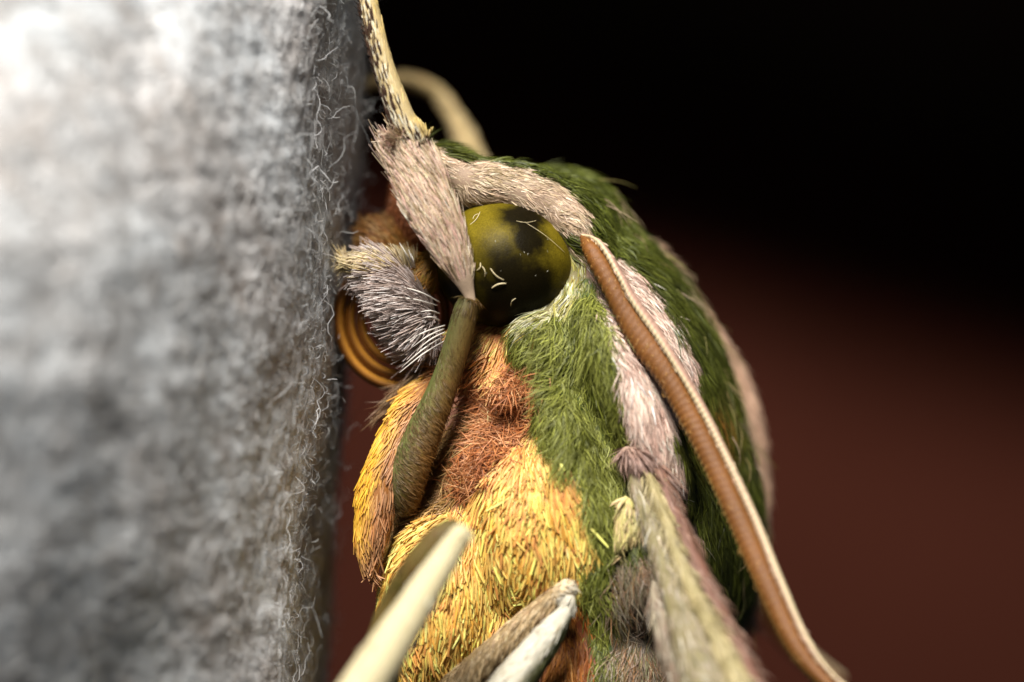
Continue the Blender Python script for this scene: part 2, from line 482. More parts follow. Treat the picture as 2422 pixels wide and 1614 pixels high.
# regions on the flank, in photo pixels (the moth is symmetric: the far flank uses the same map)
REG = {
 'green_fur': None,
 'crown_green': [(1040, 330), (1480, 340), (1560, 560), (1440, 600), (1400, 520), (1330, 440), (1230, 400), (1120, 385)],
 'mauve_fur': [(1560, 1060), (1610, 1080), (1650, 1250), (1660, 1420), (1600, 1420), (1580, 1250)],
 'grey_fur': [(1440, 1290), (1660, 1290), (1700, 1700), (1420, 1700), (1450, 1560), (1430, 1400)],
 'pink_stripe': [(1385, 560), (1440, 585), (1515, 655), (1572, 730), (1640, 840), (1650, 920), (1585, 1000), (1610, 1110), (1600, 1190), (1530, 1110), (1470, 1080), (1462, 960), (1452, 860), (1415, 760), (1385, 680), (1370, 600)],
 'brow_fur': [(960, 320), (1060, 366), (1140, 378), (1240, 395), (1335, 440), (1385, 490), (1408, 560), (1395, 620), (1360, 640), (1345, 560), (1280, 520), (1180, 560), (1060, 560), (1030, 440)],
 'cheek_green': [(1345, 640), (1395, 660), (1420, 740), (1455, 850), (1470, 960), (1475, 1080), (1460, 1200), (1445, 1320), (1425, 1420), (1430, 1760), (1372, 1760), (1400, 1560), (1368, 1410), (1400, 1300), (1382, 1190), (1340, 1085), (1268, 1000), (1275, 930), (1300, 885), (1270, 855), (1215, 868), (1203, 800), (1230, 765), (1295, 740)],
 'eye_rim': [(1345, 600), (1376, 612), (1384, 670), (1350, 725), (1296, 765), (1240, 782), (1235, 745), (1300, 700)],
 'collar_scales': [(1040, 740), (1225, 740), (1205, 800), (1220, 870), (1235, 890), (1150, 930), (1080, 990), (1020, 1050), (1000, 900)],
 'orange_fuzz': [(1220, 868), (1272, 852), (1302, 885), (1275, 930), (1262, 1000), (1200, 1090), (1150, 1180), (1080, 1180), (1090, 1080), (1130, 1000), (1120, 950), (1180, 905)],
 'beige_fuzz': [(1080, 985), (1130, 950), (1130, 1010), (1090, 1090), (1080, 1190), (1000, 1230), (900, 1270), (880, 1190), (1000, 1150), (1030, 1050)],
 'yellow_scales': [(1262, 1005), (1342, 1085), (1384, 1190), (1402, 1300), (1370, 1405), (1290, 1420), (1100, 1600), (1050, 1760), (860, 1760), (860, 1280), (1000, 1225), (1110, 1180), (1190, 1090)],
 'rust_scales': [(1340, 1400), (1375, 1400), (1405, 1560), (1400, 1760), (1050, 1760), (1100, 1600), (1250, 1500)],
 'rust_frons': [(880, 400), (1000, 400), (1060, 560), (1010, 640), (900, 640)],
}
ORDER = list(REG)
def region_of(P):
    Q = P.copy(); far = Q[:, 1] > M; Q[far, 1] = 2*M-Q[far, 1]
    px = to_px(Q); px = px+np.stack([wave(Q, 45, 91), wave(Q, 45, 92)], 1)*11
    reg = np.zeros(len(P), int)
    for i, k in enumerate(ORDER):
        if REG[k] is not None: reg[in_poly(px, REG[k])] = i
    return reg, px, far
UNDER = {'green_fur': '2c3a10', 'crown_green': '35420f', 'mauve_fur': '4c3a33', 'grey_fur': '5a5145', 'pink_stripe': '8a7060', 'brow_fur': '8a7460',
 'cheek_green': '3c4a18', 'eye_rim': '6d6440', 'collar_scales': '8a5020', 'orange_fuzz': '7c3c14', 'beige_fuzz': '7c5c2c', 'yellow_scales': '6e4414', 'rust_scales': '6e3412', 'rust_frons': '5c3018'}
reg, _, _ = region_of(bV)
bC = np.array([lin(UNDER[k]) for k in ORDER])[reg]
body = part('body', bV, bF, SKIN, bC)

# groom: name -> density per u^2, length, half width, lift, shape, curl, clump, palette(root..), tips, guides
G_DORSAL = [(1250, 385, 1, .12), (1400, 430, .9, .5), (1470, 560, .75, .65), (1500, 600, .9, .45), (1560, 700, .8, .65), (1650, 800, .55, .85), (1720, 950, .35, .95), (1600, 880, .75, .7),
            (1680, 1050, .5, .85), (1740, 1200, .25, 1), (1700, 1400, .2, 1), (1640, 1250, .3, 1), (1780, 1500, 0, 1)]
G_PINK = [(1400, 600, .6, .8), (1470, 690, .75, .65), (1540, 780, .7, .7), (1600, 860, .75, .65), (1420, 720, .25, 1), (1470, 850, .3, 1), (1520, 980, .15, 1), (1560, 1100, .2, 1), (1480, 1000, -.05, 1)]
G_BROW = [(1000, 370, .8, .6), (1060, 400, 1, .35), (1150, 420, 1, .28), (1250, 430, .95, .35), (1330, 470, .8, .6), (1385, 540, .65, .75), (1080, 460, .9, .45), (1160, 465, .95, .3), (1270, 490, .85, .55)]
G_CHEEK = [(1380, 660, .1, 1), (1340, 740, -.25, 1), (1280, 770, -.6, .8), (1230, 800, -.7, .7), (1400, 760, .15, 1), (1300, 850, -.75, .55), (1290, 900, -.8, .7), (1290, 960, -.55, .85), (1400, 900, 0, 1), (1300, 1000, -.35, .95),
           (1380, 1050, 0, 1), (1360, 1150, .12, 1), (1410, 1250, .1, 1), (1390, 1400, .2, 1), (1410, 1550, .1, 1), (1440, 850, .2, 1)]
G_YELLOW = [(1270, 1040, -.1, 1), (1230, 1120, -.25, 1), (1330, 1150, .15, 1), (1350, 1280, .05, 1), (1300, 1350, .1, 1), (1200, 1250, -.15, 1), (1120, 1250, -.35, 1), (1000, 1280, -.8, .7), (930, 1300, -.8, .7), (930, 1400, -.45, .9),
            (1050, 1400, -.1, 1), (1150, 1400, 0, 1), (1050, 1520, .05, 1), (960, 1550, .15, 1)]
G_COLLAR = [(1200, 780, -.6, .7), (1120, 790, -.8, .6), (1200, 850, -.3, 1), (1120, 860, -.6, .8), (1080, 950, -.4, .9), (1160, 910, -.2, 1)]
GROOM = {
 'green_fur':   (1/11, 80, 1.35, .2, 'taper', .07, .6, ['363b0c', '4a5113', '626624', '535919'], G_DORSAL),
 'crown_green': (1/11, 46, 1.5, .55, 'taper', .12, .5, ['444a12', '5c6420', '727830'], G_DORSAL),
 'mauve_fur':   (1/14, 55, 1.6, .25, 'taper', .1, .5, ['6a5449', '8c7468', 'a08a7c'], [(1600, 1200, .2, 1)]),
 'grey_fur':    (1/8, 80, 1.15, .22, 'taper', .16, .5, ['7c745c', 'a08c74', '8a6444', 'b0a090', '6c7040', '9c7450'], [(1450, 1400, .5, .9), (1600, 1500, .4, 1), (1480, 1560, -.3, 1)]),
 'pink_stripe': (1/12, 52, 1.7, .2, 'taper', .05, .4, ['b9998a', 'd9bdae', 'e6cfc0', 'cdb09c'], G_PINK),
 'brow_fur':    (1/7, 32, 1.25, .25, 'taper', .06, .35, ['9c8866', 'c8b496', 'd8c0aa', 'b09a7a', 'd0b49c'], G_BROW),
 'cheek_green': (1/10, 64, 1.35, .36, 'taper', .16, .6, ['585e1a', '787c2e', '9c9e4e', '868a3a'], G_CHEEK),
 'eye_rim':     (1/14, 52, 1.7, .25, 'taper', .06, .4, ['98904c', 'b8b288', 'd0ccb4', '828a40', '948440'], [(1370, 640, -.05, 1), (1330, 730, -.4, .9), (1260, 765, -.8, .5)]),
 'collar_scales': (1/32, 52, 3.2, .2, 'blunt', .06, .4, ['d08c48', 'ecbc68', 'e4a468', 'd89860'], G_COLLAR),
 'orange_fuzz': (1/13, 46, 1.4, .75, 'taper', .4, .35, ['94562c', 'b87040', 'd08850', 'e0a474'], [(1200, 930, -.6, .3), (1180, 1000, -.8, .4), (1130, 1120, -.6, .1), (1240, 900, -.6, .5)]),
 'beige_fuzz':  (1/22, 60, 1.6, .5, 'taper', .25, .4, ['a07840', 'c09a5c', 'd8a878'], [(1090, 1050, -.6, .8), (1000, 1190, -.9, .5), (900, 1220, -1, .35)]),
 'yellow_scales': (1/34, 58, 3.9, .26, 'blunt', .06, .5, ['d09a40', 'eab858', 'f8d678', 'f2c664', 'dc9c54'], G_YELLOW),
 'rust_scales': (1/18, 70, 2.2, .2, 'taper', .07, .45, ['8c4818', 'b06828', 'd08c40'], [(1370, 1450, .1, 1), (1350, 1550, -.1, 1), (1150, 1620, -.5, 1)]),
 'rust_frons':  (1/14, 26, 1.6, .4, 'taper', .2, .3, ['7c4424', '9c5c34', 'a8704c'], [(960, 500, -.3, .9)]),
}
def body_fur():
    tot = 370000
    P, N, ar = sample_surface(bV, bF, tot, 17, bN)
    dens = tot/ar
    reg, px, far = region_of(P)
    r = np.random.default_rng(18)
    # leave the eye sockets bare
    e = at(1195, 625, 160); Q = P.copy(); Q[far, 1] = 2*M-Q[far, 1]
    q = (Q-e)/np.array([160, 155, 146]); bare = (q**2).sum(1) < 1.0
    below = to_px(Q)[:, 1] > 1760
    for i, k in enumerate(ORDER):
        den, L, hw, lift, shape, curl, clump, pal, guides = GROOM[k]
        p = np.clip(den/dens, 0, 1)*np.where(far, .3, 1.0)
        m = (reg == i) & ~bare & ~below & (r.random(tot) < p)
        if m.sum() < 3: continue
        p_, n_, x_ = P[m], N[m], px[m]; n = len(p_)
        d = guide_dirs(x_, guides)
        j = .16+curl
        d = d+np.stack([wave(p_, 60, 41+i), wave(p_, 60, 61+i), wave(p_, 60, 81+i)], 1)*.26+np.stack([wave(p_, 170, 41+i), wave(p_, 170, 61+i), wave(p_, 170, 81+i)], 1)*.22+r.normal(size=(n, 3))*j
        c = palette(n, p_, pal, 100+i, 90, .28)*(1.0 if shape == 'blunt' else .92 if k in ('brow_fur', 'pink_stripe', 'eye_rim') else .7)
        if shape != 'blunt': hw = hw*.85
        tip = np.clip(c*1.12, 0, .9)
        if k == 'yellow_scales':           # orange shafts, paler tips
            mixo = np.clip(wave(p_, 120, 77)*.55-.12+np.clip((1200-x_[:, 1])/150, 0, .6)*(x_[:, 0] < 1260), 0, 1)[:, None]
            tip = tip*(1-mixo*.75)+lin('e09c68')*mixo*.75; c = tip*.5+lin('8a4c14')*.5
        if k == 'collar_scales':
            mx = np.clip((x_[:, 1]-880)/50, 0, 1)[:, None]; tip = tip*(1-mx)+lin('d8a48c')*mx; c = tip*.4+lin('8a4414')*.6
        if k == 'green_fur':
            mo = (np.exp(-(((x_[:, 0]-1675)/45)**2+((x_[:, 1]-1000)/60)**2))*(r.random(n) < .6)*.8)[:, None]
            tip = tip*(1-mo)+lin('9c5c1c')*mo; c = c*(1-mo)+lin('8c4c14')*mo
        Lr = L*np.exp(r.normal(size=n)*.2)
        build_hairs(k, body, p_, n_, d, Lr, hw*r.uniform(.7, 1.25, n), lift*r.uniform(.5, 1.5, n), .9, c, tip,
                    shape, 4 if curl > .1 else 3, curl, clump, 42, SCALE if shape == 'blunt' else FUR, 3 if shape == 'blunt' else 2, seed=200+i)
body_fur()

# pink fringe along the far shoulder and dorsal line
fr = [(1518, 588, 490, 6), (1543, 608, 510, 18), (1612, 698, 520, 23), (1684, 798, 525, 25), (1744, 906, 525, 26), (1778, 1012, 520, 27), (1794, 1150, 520, 26), (1790, 1300, 515, 22), (1772, 1450, 510, 10)]
V, F, TT, TH = tube(fr, 60, 14, 2.0)
o = part('shoulder_fringe', V, F, SKIN, np.tile(lin('8a6c58'), (len(V), 1)))
o['label'] = 'pinkish tan fringe of hair along the back edge'
P, N, _ = sample_surface(V, F, 7000, 3); px = to_px(P)
r0 = np.random.default_rng(4)
d = guide_dirs(px, [(1550, 580, .7, .7), (1700, 780, .6, .8), (1790, 950, .25, 1), (1805, 1200, .02, 1)])+r0.normal(size=P.shape)*.15
c = palette(len(P), P, ['a08068', 'c0a088', 'b8947c'], 5)
build_hairs('fur', o, P, N, d, 70*np.exp(r0.normal(size=len(P))*.25), r0.uniform(1.1, 1.9, len(P)), .12, .8, c, c, 'taper', 3, .06, .4, 40, FUR, 2, seed=6)
# loose hairs standing off the back
P, N, _ = sample_surface(bV, bF, 60000, 23, bN); px = to_px(P)
m = (np.abs(P[:, 1]-M) < 200) & (P[:, 0] > 0) & (N[:, 0] > .45) & (px[:, 1] < 1500) & (r0.random(len(P)) < .035)
P, N = P[m], N[m]; n = len(P)
d = np.tile([.4, 0, -.8], (n, 1))+r0.normal(size=(n, 3))*.3
c = palette(n, P, ['6c7430', 'a08c5c', 'b09880'], 9)
build_hairs('loose_hair', body, P, N, d, r0.uniform(80, 130, n), r0.uniform(.9, 1.3, n), r0.uniform(.3, .75, n), .8, c, c, 'taper', 5, .16, 0, 40, FUR, 3, seed=10)

# ------------------------------------------------------------------ eyes
def eye_material():
    m, nt, b = mat_new('compound_eye')
    N_, Lk = nt.nodes, nt.links
    tc = N_.new('ShaderNodeTexCoord')
    base = N_.new('ShaderNodeTexNoise'); base.inputs['Scale'].default_value = 1400; base.inputs['Detail'].default_value = 5
    base.inputs['Roughness'].default_value = .62
    Lk.new(tc.outputs['Object'], base.inputs['Vector'])
    def blob(px, py, y, r0, r1):
        c = (at(px, py, y)-at(1195, 625, 160))*U
        dv = N_.new('ShaderNodeVectorMath'); dv.operation = 'DISTANCE'
        Lk.new(wv.outputs[0], dv.inputs[0]); dv.inputs[1].default_value = tuple(c)
        mr = N_.new('ShaderNodeMapRange'); mr.interpolation_type = 'SMOOTHSTEP'
        mr.inputs[1].default_value = r0*U; mr.inputs[2].default_value = r1*U
        mr.inputs[3].default_value = 1; mr.inputs[4].default_value = 0
        Lk.new(dv.outputs['Value'], mr.inputs[0]); return mr.outputs[0]
    # warp the dark patches: pigment, and shade painted into the lower eye
    sub = N_.new('ShaderNodeVectorMath'); sub.operation = 'SUBTRACT'; Lk.new(base.outputs[1], sub.inputs[0]); sub.inputs[1].default_value = (.5, .5, .5)
    scl = N_.new('ShaderNodeVectorMath'); scl.operation = 'SCALE'; Lk.new(sub.outputs[0], scl.inputs[0]); scl.inputs['Scale'].default_value = 110*U
    wv = N_.new('ShaderNodeVectorMath'); wv.operation = 'ADD'; Lk.new(tc.outputs['Object'], wv.inputs[0]); Lk.new(scl.outputs[0], wv.inputs[1])
    def mx(a, b_):
        q = N_.new('ShaderNodeMath'); q.operation = 'MAXIMUM'; Lk.new(a, q.inputs[0]); Lk.new(b_, q.inputs[1]); return q.outputs[0]
    d = mx(blob(1222, 700, 20, 70, 165), blob(1238, 512, 70, 30, 90))
    d = mx(d, blob(1258, 570, 15, 25, 85)); d = mx(d, blob(1190, 645, 5, 20, 130)); d = mx(d, blob(1252, 540, 35, 25, 75))
    d = mx(d, blob(1200, 745, 60, 40, 150)); d = mx(d, blob(1075, 690, 80, 20, 120))  # low blobs paint the underside's shade into the eye colour
    cr = N_.new('ShaderNodeValToRGB')
    cr.color_ramp.elements[0].position = .3; cr.color_ramp.elements[0].color = (*lin('52460a'), 1)
    cr.color_ramp.elements[1].position = .72; cr.color_ramp.elements[1].color = (*lin('6a5c16'), 1)
    Lk.new(base.outputs[0], cr.inputs[0])
    mixc = N_.new('ShaderNodeMix'); mixc.data_type = 'RGBA'
    sc_ = N_.new('ShaderNodeMath'); sc_.operation = 'MULTIPLY'; Lk.new(d, sc_.inputs[0]); sc_.inputs[1].default_value = .97
    Lk.new(sc_.outputs[0], mixc.inputs[0]); Lk.new(cr.outputs[0], mixc.inputs[6]); mixc.inputs[7].default_value = (*lin('0a0704'), 1)
    # facets
    vo = N_.new('ShaderNodeTexNoise'); vo.inputs['Scale'].default_value = 30000; vo.inputs['Detail'].default_value = 1
    Lk.new(tc.outputs['Object'], vo.inputs['Vector'])
    fr_ = N_.new('ShaderNodeMapRange'); fr_.inputs[1].default_value = .35; fr_.inputs[2].default_value = .65; fr_.inputs[3].default_value = 1.15; fr_.inputs[4].default_value = .8
    Lk.new(vo.outputs[0], fr_.inputs[0])
    ms = N_.new('ShaderNodeVectorMath'); ms.operation = 'SCALE'; Lk.new(mixc.outputs[2], ms.inputs[0]); Lk.new(fr_.outputs[0], ms.inputs['Scale'])
    Lk.new(ms.outputs[0], b.inputs['Base Color'])
    bp = N_.new('ShaderNodeBump'); bp.inputs['Strength'].default_value = .35; bp.inputs['Distance'].default_value = 2*U; bp.invert = True
    Lk.new(vo.outputs[0], bp.inputs['Height']); Lk.new(bp.outputs[0], b.inputs['Normal'])
    b.inputs['Roughness'].default_value = .42; b.inputs['Specular IOR Level'].default_value = .05
    return m
EYE = eye_material()
eye_objs = []
V, F = ellipsoid((1195, 625, 160), 167, 153, 160, 8, 96, 64)
for mir in (0, 1):
    v, f = (V, F) if not mir else mirror(V, F)
    c = at(1195, 625, 160)
    if mir: c = np.array([c[0], 2*M-c[1], c[2]])
    e = new_mesh('eye', v-c, f, EYE, moth); e.location = c*U-base_pt
    e['label'] = 'large glossy olive-brown compound eye with dark blotches'
    eye_objs.append(e)
# dust hairs lying on the near eye
def eye_front(px, py):
    a = ((px-1195)/167)**2+((py-625)/153)**2
    return 160-160*math.sqrt(max(0, 1-a))
dust = [((1160, 635), (1192, 663), 2.0), ((1163, 682), (1197, 671), 3.2), ((1220, 706), (1208, 724), 1.6), ((1140, 630), (1146, 655), 1.8), ((1110, 533), (1136, 500), 1.6), ((1118, 520), (1133, 506), 1.4),
        ((1222, 523), (1268, 522), 1.0), ((1245, 528), (1336, 598), 1.0), ((1128, 640), (1136, 622), 2.2)]
for k, (a, b_, hw) in enumerate(dust):
    n = 7; t = np.linspace(0, 1, n); bow = 4*np.sin(t*np.pi)*(1 if k % 2 else -1)
    dx, dy = b_[0]-a[0], b_[1]-a[1]; l = math.hypot(dx, dy)
    path = []
    for i in range(n):
        x = a[0]+dx*t[i]+dy/l*bow[i]; y = a[1]+dy*t[i]-dx/l*bow[i]
        path.append((x, y, eye_front(x, y)-1-5*math.sin(t[i]*3.1), hw*.55*(.6 if i in (0, n-1) else 1)))
    v, f, _, _ = tube(path, 14, 5)
    h = new_mesh('dust_hair', v-at(1195, 625, 160), f, FUR, eye_objs[0], np.tile(lin('d8c8a0'), (len(v), 1)))

P, N, _ = sample_surface(V, F, 4000, 301); r1 = np.random.default_rng(302)
q = (np.exp(-((P-at(1210, 590, 5))**2).sum(1)/80**2)*.03 > r1.random(len(P))) & (P[:, 1] < 90); P, N = P[q], N[q]
build_hairs('dust_specks', eye_objs[0], P-at(1195, 625, 160)+N*2, N, r1.normal(size=P.shape), r1.uniform(2, 5, len(P)), r1.uniform(.5, 1.0, len(P)), .3, .5, lin('b8b4a4'), lin('b8b4a4'), 'even', 2, .2, 0, 40, FUR, 3, seed=303)

# ------------------------------------------------------------------ legs
def leg_part(name, path, color_fn, depth=1.0, n=50, sides=20, label=None, mat=SKIN):
    V, F, TT, TH = tube(path, n, sides, depth)
    o = part(name, V, F, mat, color_fn(V, TT, TH))
    if label: o['label'] = label
    return o, V, F
def flat_col(h): return lambda V, T, H: np.tile(lin(h), (len(V), 1))
def coat(parent, V, F, n, guides, L, hw, lift, pal, seed, shape='taper', jit=.15, clump=.3, name='fur', sides=3, mat=None, curl=.05, tipcol=None):
    r = np.random.default_rng(seed)
    P, N, _ = sample_surface(V, F, n, seed); px = to_px(P)
    m = px[:, 1] < 1800; P, N, px = P[m], N[m], px[m]; n = len(P)
    d = guide_dirs(px, guides)+r.normal(size=(n, 3))*jit
    c = palette(n, P, pal, seed, 70, .2)*(1.0 if shape == 'blunt' else .8)
    return build_hairs(name, parent, P, N, d, L*np.exp(r.normal(size=n)*.22), hw*r.uniform(.7, 1.25, n), lift*r.uniform(.4, 1.6, n), .9,
                c, c if tipcol is None else np.clip(c*tipcol, 0, .9), shape, 3, curl, clump, 34, mat or (SCALE if shape == 'blunt' else FUR), sides if shape == 'blunt' else 2, seed=seed+1)

# near foreleg
coxa_p = [(1040, 880, 190, 22), (978, 965, 140, 40), (932, 1060, 110, 46), (900, 1150, 95, 48), (882, 1240, 90, 42), (876, 1310, 90, 28), (880, 1350, 90, 10)]
o, V, F = leg_part('coxa', coxa_p, flat_col('8a5828'), 1.0, label='foreleg base covered in yellow and tan scales')
G_COX = [(1000, 930, -.65, .8), (930, 1050, -.5, .9), (880, 1150, -.3, 1), (870, 1300, .05, 1), (930, 1150, .1, 1)]
P, N, _ = sample_surface(V, F, 3000, 51); px = to_px(P); r1 = np.random.default_rng(52)
cen = np.interp(px[:, 1], [880, 965, 1060, 1150, 1240, 1350], [1040, 978, 932, 900, 882, 880])
yel = np.clip((cen+2-px[:, 0])/30, 0, 1)*np.clip((1330-px[:, 1])/120, 0, 1)
c = palette(len(P), P, ['a87850', 'c09068', 'b4784c'], 53); cy = palette(len(P), P, ['d89c30', 'e8b83c', 'e0a848'], 54)
c = c*(1-yel[:, None])+cy*yel[:, None]
d = guide_dirs(px, G_COX)+r1.normal(size=P.shape)*.15
build_hairs('scales', o, P, N, d, 46*np.exp(r1.normal(size=len(P))*.2), r1.uniform(2, 3, len(P)), .18*r1.uniform(.5, 1.5, len(P)), .8, c*.8, c, 'blunt', 3, .05, .4, 40, SCALE, 3, seed=55)
# brown tuft hairs at the throat
thr = [(1050, 845, 200, 14), (1000, 885, 185, 18), (950, 930, 175, 14), (915, 965, 170, 5)]
o2, V2, F2 = leg_part('throat_tuft', thr, flat_col('5c4028'))
coat(o2, V2, F2, 700, [(1000, 890, -.75, .65)], 75, 1.3, .12, ['5c4028', '8a6444', 'a48a68', '6c6038'], 57)

fem_p = [(1112, 705, 30, 24), (1101, 740, 30, 30), (1082, 813, 40, 32), (1059, 885, 50, 33), (1034, 949, 55, 36), (999, 1028, 60, 41), (976, 1090, 65, 44), (960, 1150, 80, 42), (950, 1200, 110, 36)]
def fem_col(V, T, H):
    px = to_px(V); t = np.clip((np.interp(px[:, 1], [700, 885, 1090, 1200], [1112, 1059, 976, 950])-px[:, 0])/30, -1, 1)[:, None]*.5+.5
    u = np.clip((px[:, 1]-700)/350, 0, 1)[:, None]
    return (lin('7a5a28')*(1-t)+lin('5c6030')*t)*(.5+.5*u)  # upper end darker: the tibia's shade painted into the under-colour
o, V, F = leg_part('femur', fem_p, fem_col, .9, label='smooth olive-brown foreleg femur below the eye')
P, N, _ = sample_surface(V, F, 12000, 61); px = to_px(P); r1 = np.random.default_rng(62)
t = (np.clip((np.interp(px[:, 1], [700, 885, 1090, 1200], [1112, 1059, 976, 950])-px[:, 0])/30+wave(P, 60, 3)*.4-.25, -1, 1)*.5+.5)[:, None]
ca = palette(len(P), P, ['7c5428', '946834', '865c26'], 63); cb = palette(len(P), P, ['74603c', '84704a', '605030'], 64)
c = ca*(1-t)+cb*t
up = np.clip((px[:, 1]-700)/350, 0, 1)[:, None]; c = c*.75*(np.array([.42, .46, .3])*(1-up)+up)  # upper hairs darkened, shade of the tibia put into their colour
d = guide_dirs(px, [(1100, 740, -.2, 1), (1060, 880, .35, .95), (1000, 1000, .75, .65), (960, 1100, .9, .5), (1000, 1140, .7, .7)])+r1.normal(size=P.shape)*.12
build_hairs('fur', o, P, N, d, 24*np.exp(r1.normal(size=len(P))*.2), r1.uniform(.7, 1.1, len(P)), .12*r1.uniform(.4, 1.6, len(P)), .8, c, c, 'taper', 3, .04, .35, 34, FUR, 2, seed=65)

tib_p = [(958, 348, 15, 38), (966, 364, 15, 52), (978, 390, 12, 60), (1000, 437, 8, 62), (1027, 504, 2, 60), (1058, 571, -2, 49), (1090, 645, 2, 29), (1108, 692, 12, 15), (1117, 722, 15, 10)]
o, V, F = leg_part('tibia', tib_p, flat_col('a08a74'), .5, label='broad pinkish tan scaled foreleg tibia in front of the eye')
P, N, _ = sample_surface(V, F, 8500, 71); px = to_px(P); r1 = np.random.default_rng(72)
m = px[:, 1] < 693; P, N, px = P[m], N[m], px[m]
c = palette(len(P), P, ['b49c7c', 'e4d4b0', 'e0bcae', 'ecdcc8', 'c0a884', 'dcb4a6'], 73, 32)
dk = r1.random(len(P)) < .11; c[dk] = palette(dk.sum(), P[dk], ['6c5030', '7c6440', '5e4834'], 74)
d = guide_dirs(px, [(1100, 670, -.3, -1), (1050, 560, -.5, -.85), (990, 430, -.55, -.8), (930, 350, -.7, -.7), (1000, 350, -.4, -.9)])+r1.normal(size=P.shape)*.1
build_hairs('scales', o, P, N, d, 60*np.exp(r1.normal(size=len(P))*.25), r1.uniform(.9, 1.7, len(P)), .035*r1.uniform(.3, 2.2, len(P)), .6, c*.9, c*1.05, 'blunt', 3, .02, .15, 34, SCALE, 3, seed=75)

tar_p = [(1000, 342, 15, 22), (985, 325, 15, 30), (957, 290, 14, 31), (938, 242, 12, 28), (913, 173, 12, 25), (888, 84, 15, 24), (867, -10, 25, 22), (842, -130, 45, 20), (812, -250, 75, 17), (800, -300, 95, 10)]
o, V, F = leg_part('tarsus', tar_p, flat_col('b09c70'), .9, label='cream bristled foreleg tarsus reaching up to the felt')
P, N, _ = sample_surface(V, F, 4200, 81); px = to_px(P); r1 = np.random.default_rng(82)
m = px[:, 1] > -120; P, N, px = P[m], N[m], px[m]
cl = np.interp(px[:, 1], [-130, -10, 84, 173, 242, 290, 342], [842, 867, 888, 913, 938, 957, 1000])
s_ = np.clip((px[:, 0]-cl-2)/10, 0, 1)[:, None]
ca = palette(len(P), P, ['d8d0b8', 'e8e2cc', 'cfc0a0'], 83); cb = palette(len(P), P, ['c0a868', 'ccb47c'], 84); c = ca*(1-s_)+cb*s_
dk = (r1.random(len(P)) < .2) & (s_[:, 0] < .4); c[dk] = lin('4a3020')
d = guide_dirs(px, [(980, 320, -.35, -1), (940, 240, -.3, -1), (900, 120, -.22, -1), (860, 0, -.2, -1)])+r1.normal(size=P.shape)*.08
build_hairs('scales', o, P, N, d, 27*np.exp(r1.normal(size=len(P))*.2), r1.uniform(1.5, 2.4, len(P)), .08, .7, c, c, 'blunt', 3, .03, .1, 34, SCALE, 3, seed=85)
m = (s_[:, 0] < .5) & (N[:, 1] < .3) & (r1.random(len(P)) < .16)
ds = d[m]+r1.normal(size=(m.sum(), 3))*.06
build_hairs('spines', o, P[m]+N[m]*4, N[m], ds, r1.uniform(20, 30, m.sum()), r1.uniform(1.6, 2.4, m.sum()), .14, .5, lin('3a2416'), lin('3a2416'), 'taper', 3, .02, 0, 34, SKIN, 3, seed=86)
for k in range(20):     # black bristles along the outer side
    py = -60+k*15.5+rng.uniform(-4, 4); cx = float(np.interp(py, [-130, -10, 84, 173, 242, 290], [842, 867, 888, 913, 938, 957])); rr = 24
    x0 = cx-rr+4; v, f, _, _ = tube([(x0, py, 10, 2.0), (x0-10, py-9, 6, 1.7), (x0-20, py-17+rng.uniform(-3, 3), 4, .6)], 8, 5)
    new_mesh('bristle', v, f, SKIN, o, np.tile(lin('1c140e'), (len(v), 1)))

# far foreleg arching over to the felt
far_p = [(1128, 400, 800, 26), (1120, 378, 860, 25), (1102, 332, 920, 23), (1082, 288, 960, 21), (1056, 247, 980, 20), (1029, 217, 980, 18), (990, 199, 950, 15), (950, 188, 900, 13), (905, 190, 840, 11), (858, 200, 760, 8)]
o, V, F = leg_part('far_tarsus', far_p, flat_col('b8a070'), .9, label='blurred cream far foreleg arching to the felt')
coat(o, V, F, 2200, [(1100, 330, -.45, -1), (1030, 217, -.9, -.5), (940, 190, -1, .1)], 24, 1.8, .1, ['c8b080', 'd8c494', 'b89868'], 91, 'blunt')

# near middle leg in front, out of focus
o, V, F = leg_part('femur', [(1085, 1250, -310, 26), (1045, 1272, -300, 34), (990, 1345, -275, 40), (948, 1425, -215, 44), (915, 1510, -180, 46), (895, 1600, -130, 48), (900, 1700, -40, 50), (960, 1800, 80, 50)],
                 flat_col('5a4a20'), .9, label='dark olive-brown femur of the blurred middle leg')
coat(o, V, F, 3000, [(1040, 1280, -.5, .8), (930, 1450, -.5, .9)], 26, 1.6, .12, ['44501c', '5c5a24', '7c5430', '6a4428'], 95)
o, V, F = leg_part('tibia', [(1096, 1252, -340, 20), (1078, 1282, -360, 28), (1022, 1368, -405, 36), (966, 1458, -450, 43), (908, 1548, -500, 49), (858, 1625, -540, 52), (780, 1745, -590, 50), (690, 1880, -620, 46), (520, 2080, -520, 34)],
                 flat_col('b8ac88'), .85, label='pale cream tibia of the blurred middle leg')
coat(o, V, F, 3600, [(1060, 1310, -.55, .85), (900, 1550, -.55, .85)], 26, 1.9, .08, ['a49872', 'c4bc9e', 'd4ccb8', 'b0a27a', '9c9068'], 97, 'blunt')

